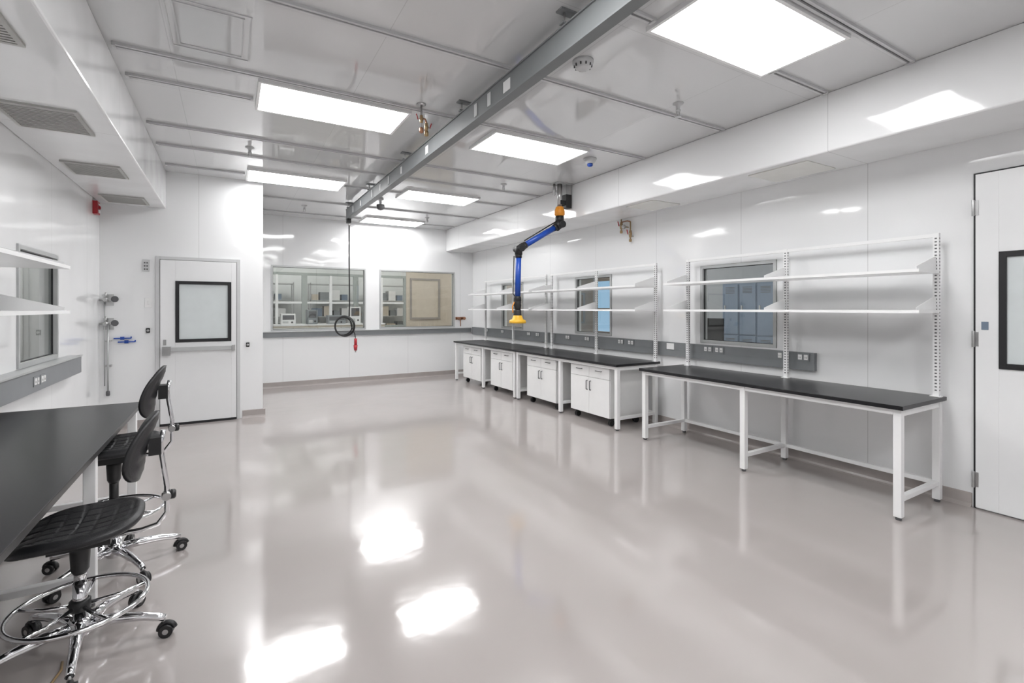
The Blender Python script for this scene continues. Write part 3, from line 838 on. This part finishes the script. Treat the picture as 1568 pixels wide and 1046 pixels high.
for (p, q, r, t) in [(4.15, 4.2, 1.2, 2.3), (4.95, 5.0, 1.2, 2.3), (4.2, 4.95, 1.2, 1.25), (4.2, 4.95, 2.25, 2.3)]:
    m.box(p, q, 12.47, 12.499, r, t, adjt)
m.box(4.2, 4.95, 12.485, 12.499, 1.25, 2.25, tan)
m.done()

M('wall_rightroom_far').box(8.4, 8.5, YN, YB, 0, H, adjd).done()
M('wall_rightroom_near').box(XR+T+0.001, 8.4, 0.9, 1.0, 0, H, adjd).done()
M('wall_rightroom_end').box(XR+T+0.001, 8.4, YB-0.02, YB+0.08, 0, H, adjt).done()
m = M('locker_bank')
for i in range(4):
    y0 = 4.45 + 0.34*i
    m.box(7.95, 8.398, y0+0.004, y0+0.336, 0.08, 1.95, lock)
    for zz in (0.10, 1.03):
        m.box(7.935, 7.949, y0+0.015, y0+0.325, zz, zz+0.9, lock)
        for k in range(5): m.box(7.932, 7.9345, y0+0.08, y0+0.26, zz+0.74+0.025*k, zz+0.75+0.025*k, gryd)
        m.box(7.925, 7.9345, y0+0.26, y0+0.29, zz+0.42, zz+0.52, steel)
    m.box(7.98, 8.398, y0+0.004, y0+0.336, 0.0, 0.08, gryd)
m.done()
m = M('daylight_door')
A, B2 = 9.2, 9.95
m.box(8.36, 8.399, A, A+0.08, 0, 2.3, brown); m.box(8.36, 8.399, B2-0.08, B2, 0, 2.3, brown); m.box(8.36, 8.399, A+0.08, B2-0.08, 2.2, 2.3, brown)
m.box(8.36, 8.399, A+0.08, B2-0.08, 0, 0.9, brown); m.box(8.36, 8.399, A+0.08, B2-0.08, 1.45, 1.5, brown)
m.box(8.375, 8.399, A+0.08, B2-0.08, 0.9, 1.45, skyw); m.box(8.375, 8.399, A+0.08, B2-0.08, 1.5, 2.2, skyw)
m.done()
m = M('framed_noticeboard')  # board added as brown content for the window view, not a trim piece
m.box(6.9, 8.1, 10.05, 10.079, 1.1, 1.15, equip); m.box(6.9, 8.1, 10.05, 10.079, 1.85, 1.9, equip); m.box(6.9, 6.95, 10.05, 10.079, 1.15, 1.85, equip); m.box(8.05, 8.1, 10.05, 10.079, 1.15, 1.85, equip)
m.box(6.95, 8.05, 10.06, 10.079, 1.15, 1.85, brown)
m.done()
m = M('office_workstation')
m.box(5.9, 6.5, 4.1, 5.6, 0.72, 0.75, label)
for (x, y) in [(5.93, 4.13), (6.43, 4.13), (5.93, 5.53), (6.43, 5.53)]: m.box(x, x+0.04, y, y+0.04, 0, 0.72, gryd)
m.box(6.15, 6.35, 4.75, 4.95, 0.7505, 0.765, blkp); m.box(6.27, 6.30, 4.82, 4.88, 0.765, 1.1, blkp)
m.box(6.235, 6.265, 4.55, 5.15, 1.0, 1.35, blkp)
m.done(bevel=0.004)
for (x, y) in [(6.0, 3.0), (6.0, 6.0), (6.0, 8.6)]:
    light_panel(x, x+0.6, y, y+1.2, lampadj)
M('wall_leftroom_far').box(-4.1, -4.0, 2.0, 12.0, 0, H, adjw).done()
M('wall_leftroom_end').box(-4.0, XL-T-0.001, 8.9, 9.0, 0, H, adjw).done()
M('wall_leftroom_near').box(-4.0, XL-T-0.001, 2.0, 2.1, 0, H, adjw).done()
light_panel(-2.6, -2.0, 5.4, 6.6, fill_left); light_panel(-2.6, -2.0, 7.2, 8.4, fill_left)  # unseen panels, added to brighten the room beyond the left window
m = M('storage_rack')
for y in (7.0, 8.4):
    for x in (-3.9, -3.4): m.box(x, x+0.03, y, y+0.03, 0, 2.0, steel)
for z in (0.3, 0.8, 1.3, 1.8): m.box(-3.9, -3.37, 7.0, 8.43, z, z+0.02, alu)
m.done()

# ------------------------------------------------------------------ world, camera
w = bpy.data.worlds.new('world'); sc.world = w; w.use_nodes = True
w.node_tree.nodes['Background'].inputs[0].default_value = (0.7, 0.75, 0.8, 1)
w.node_tree.nodes['Background'].inputs[1].default_value = 0.3
cam = bpy.data.cameras.new('camera'); co = bpy.data.objects.new('camera', cam); sc.collection.objects.link(co)
co.location = (0, 0, 1.5); co.rotation_euler = (math.radians(90), 0, math.radians(-30.3))
cam.sensor_width = 36; cam.lens = 36*740/1568; cam.shift_y = -51/1568; cam.clip_start = 0.02
sc.camera = co
